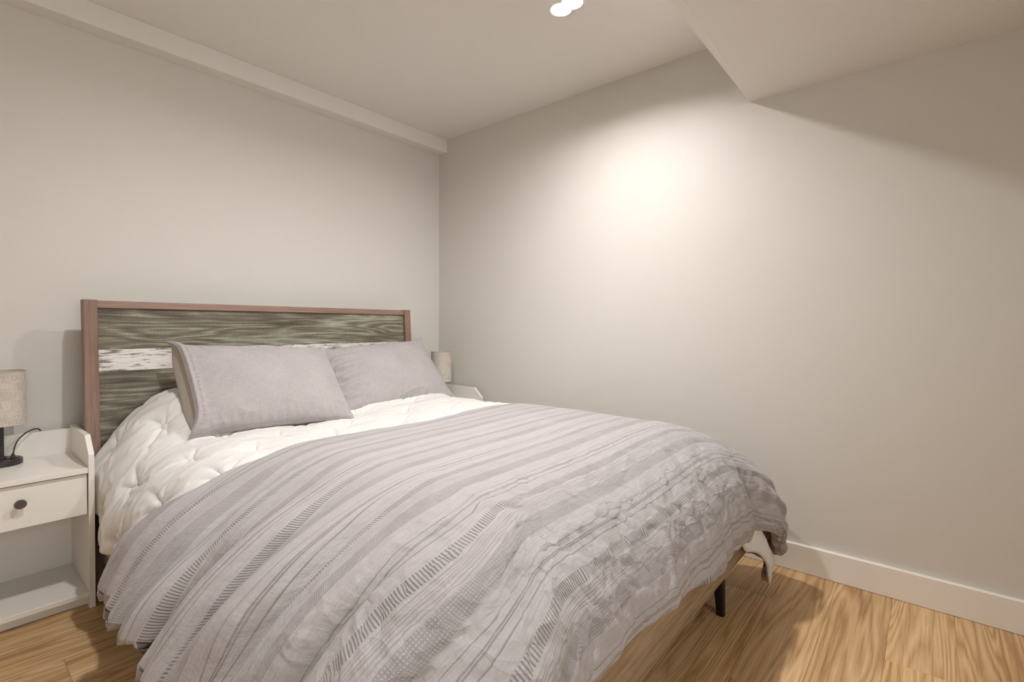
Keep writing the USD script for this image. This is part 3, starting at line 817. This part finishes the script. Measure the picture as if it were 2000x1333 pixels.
pillow('pillow', 'wide grey linen pillow leaning at the left of the headboard, overlapping the other pillow', (-1.690, -0.580, 0.592), (-1.090, -0.675, 0.586), (-1.685, -0.300, 0.912), (-1.060, -0.375, 0.880), 0.165,
       {(0, 0): 0.012, (-1, 0): 0.006, (0, -1): 0.012, (-1, -1): 0.004}, 3, strip=True)
pillow('pillow', 'grey linen pillow on the right with a pointed upper corner, tucked behind the other', (-1.060, -0.560, 0.592), (-0.398, -0.560, 0.606), (-1.040, -0.270, 0.868), (-0.400, -0.285, 0.905), 0.15,
       {(0, 0): 0.010, (-1, 0): 0.016, (0, -1): 0.006, (-1, -1): 0.022}, 9, gather=True)

# ------------------------------------------------------------------ nightstands
def nightstand(label, w, loc):
    """Origin at the floor, at the outer face of the right-hand panel, on the back plane; x to the left is negative."""
    t = thing('nightstand', label, 'nightstand', loc)
    T = 0.016
    side = [(0.0, 0.0), (-0.352, 0.0), (-0.352, 0.541), (-0.287, 0.600), (-0.0, 0.600)]
    for x0 in (-T, -w):
        m = prism_x(side, x0, x0 + T)
        obj('side_panel', m, WHITE, t)
    obj('back_panel', box(-w + T, -T, -0.016, -0.002, 0.03, 0.588), WHITE, t)
    obj('top_shelf', box(-w + T, -T, -0.349, -0.0165, 0.476, 0.494, 0.0008), WHITE, t)
    obj('bottom_shelf', box(-w + T, -T, -0.338, -0.0165, 0.036, 0.053, 0.0008), WHITE, t)
    obj('plinth', box(-w + T, -T, -0.309, -0.293, 0.001, 0.0358), WHITE, t)
    g = 0.0025
    dr = obj('drawer', box(-w + T + g, -T - g, -0.340, -0.324, 0.331, 0.472, 0.0010), WHITE, t)
    obj('drawer_box', box(-w + T + 0.012, -T - 0.012, -0.3238, -0.05, 0.345, 0.45), WHITE, t)
    kx = -0.186 if w > 0.3 else -w / 2
    k = lathe([(0.0, 0.0), (0.006, 0.0), (0.006, 0.010), (0.0105, 0.0135), (0.0148, 0.0165), (0.0152, 0.019), (0.0135, 0.0215), (0.0105, 0.0222), (0.0, 0.0205)], 36)
    v = np.array(k.vertices)
    k = trimesh.Trimesh(np.stack([v[:, 0] + kx, -v[:, 2] - 0.340, v[:, 1] + 0.415], 1), np.array(k.faces), process=False)
    k.fix_normals()
    obj('knob', k, KNOB, t, smooth=35, label='round dark bronze knob')
    return t


nightstand('white nightstand with one drawer and a dark knob, left of the bed', 0.385, (-1.929, -0.029, 0))
nightstand('narrow white nightstand in the corner between bed and right wall, mostly hidden', 0.255, (-0.034, -0.107, 0))

# ------------------------------------------------------------------ bedside lamps
def lamp(label, loc, cord=None):
    t = thing('table_lamp', label, 'lamp', loc, group='linen bedside lamps')
    obj('base', lathe([(0, 0), (0.052, 0), (0.0545, 0.002), (0.0545, 0.018), (0.0525, 0.0202), (0, 0.0202)], 56), BLACK, t, smooth=35)
    obj('stem', lathe([(0, 0.02), (0.013, 0.02), (0.013, 0.0235), (0.0063, 0.026), (0.0063, 0.19), (0, 0.19)], 28), BLACK, t, smooth=35)
    obj('stem_nut', lathe([(0, 0.0203), (0.0115, 0.0203), (0.0115, 0.029), (0.0088, 0.0305), (0, 0.0305)], 6), BLACK, t)
    z0, z1, r = 0.143, 0.335, 0.0655
    prof = [(r - 0.0015, z0), (r, z0), (r - 0.0025, z1), (r - 0.004, z1), (r - 0.0015, z0)]
    n = 72
    th = np.linspace(0, 2 * math.pi, n + 1)
    V, UV, F = [], [], []
    for i, (rr, z) in enumerate(((r - 0.0016, z0), (r, z0), (r - 0.0022, z1), (r - 0.0038, z1), (r - 0.0016, z0))):
        for a in th:
            V.append((rr * math.cos(a), rr * math.sin(a), z)); UV.append((a * r, z))
    for i in range(4):
        for k in range(n):
            p = i * (n + 1) + k
            F.append((p, p + 1, p + n + 2, p + n + 1))
    obj('shade', (np.array(V), np.array(F)), SHADE, t, smooth=35 if False else False, uv=np.array(UV))
    for z, rr in ((z0 + 0.0015, r), (z1 - 0.0012, r - 0.0022)):
        ring = np.array([(rr * math.cos(a), rr * math.sin(a), z) for a in np.linspace(0, 2 * math.pi, 73)])
        obj('shade_trim', tube(ring, 0.0016, 6), SHADE if z < 0.2 else BACKING, t, smooth=True)
    sp = [tube([(0, 0, z1 - 0.025), ((r - 0.004) * math.cos(a), (r - 0.004) * math.sin(a), z1 - 0.012)], 0.0013, 6) for a in (0.3, 2.4, 4.5)]
    obj('shade_spider', cat(sp), BLACK, t)
    obj('bulb', lathe([(0, 0.19), (0.012, 0.19), (0.013, 0.215), (0.026, 0.245), (0.030, 0.268), (0.022, 0.292), (0, 0.302)], 28), TRIM, t, smooth=60)
    obj('socket_plate', hull(np.array([(x, y, z) for x, y in ((0.012, -0.012), (0.030, -0.024), (0.046, -0.006), (0.028, 0.010)) for z in (0.0195, 0.0225)])), BLACK, t)
    obj('cord_collar', lathe([(0, 0.021), (0.0075, 0.021), (0.006, 0.028), (0.0035, 0.036), (0, 0.036)], 20, (0.028, -0.008, 0)), BLACK, t, smooth=35)
    if cord:
        obj('cord', tube(spline(cord, 40), 0.0023, 8), BLACK, t, smooth=True, label='black cord arching from the lamp base over the back panel')
    return t


ARC = [(0.028, -0.008, 0.030), (0.031, -0.006, 0.052), (0.042, 0.004, 0.080), (0.062, 0.022, 0.099), (0.084, 0.043, 0.107), (0.102, 0.062, 0.104), (0.110, 0.0765, 0.088), (0.113, 0.079, 0.055)]
lamp('linen drum-shade lamp on a black round base, on the left nightstand', (-2.1375, -0.100, 0.4942), ARC)
lamp('linen drum-shade lamp in the corner, only its shade showing behind the right pillow', (-0.166, -0.210, 0.4942))
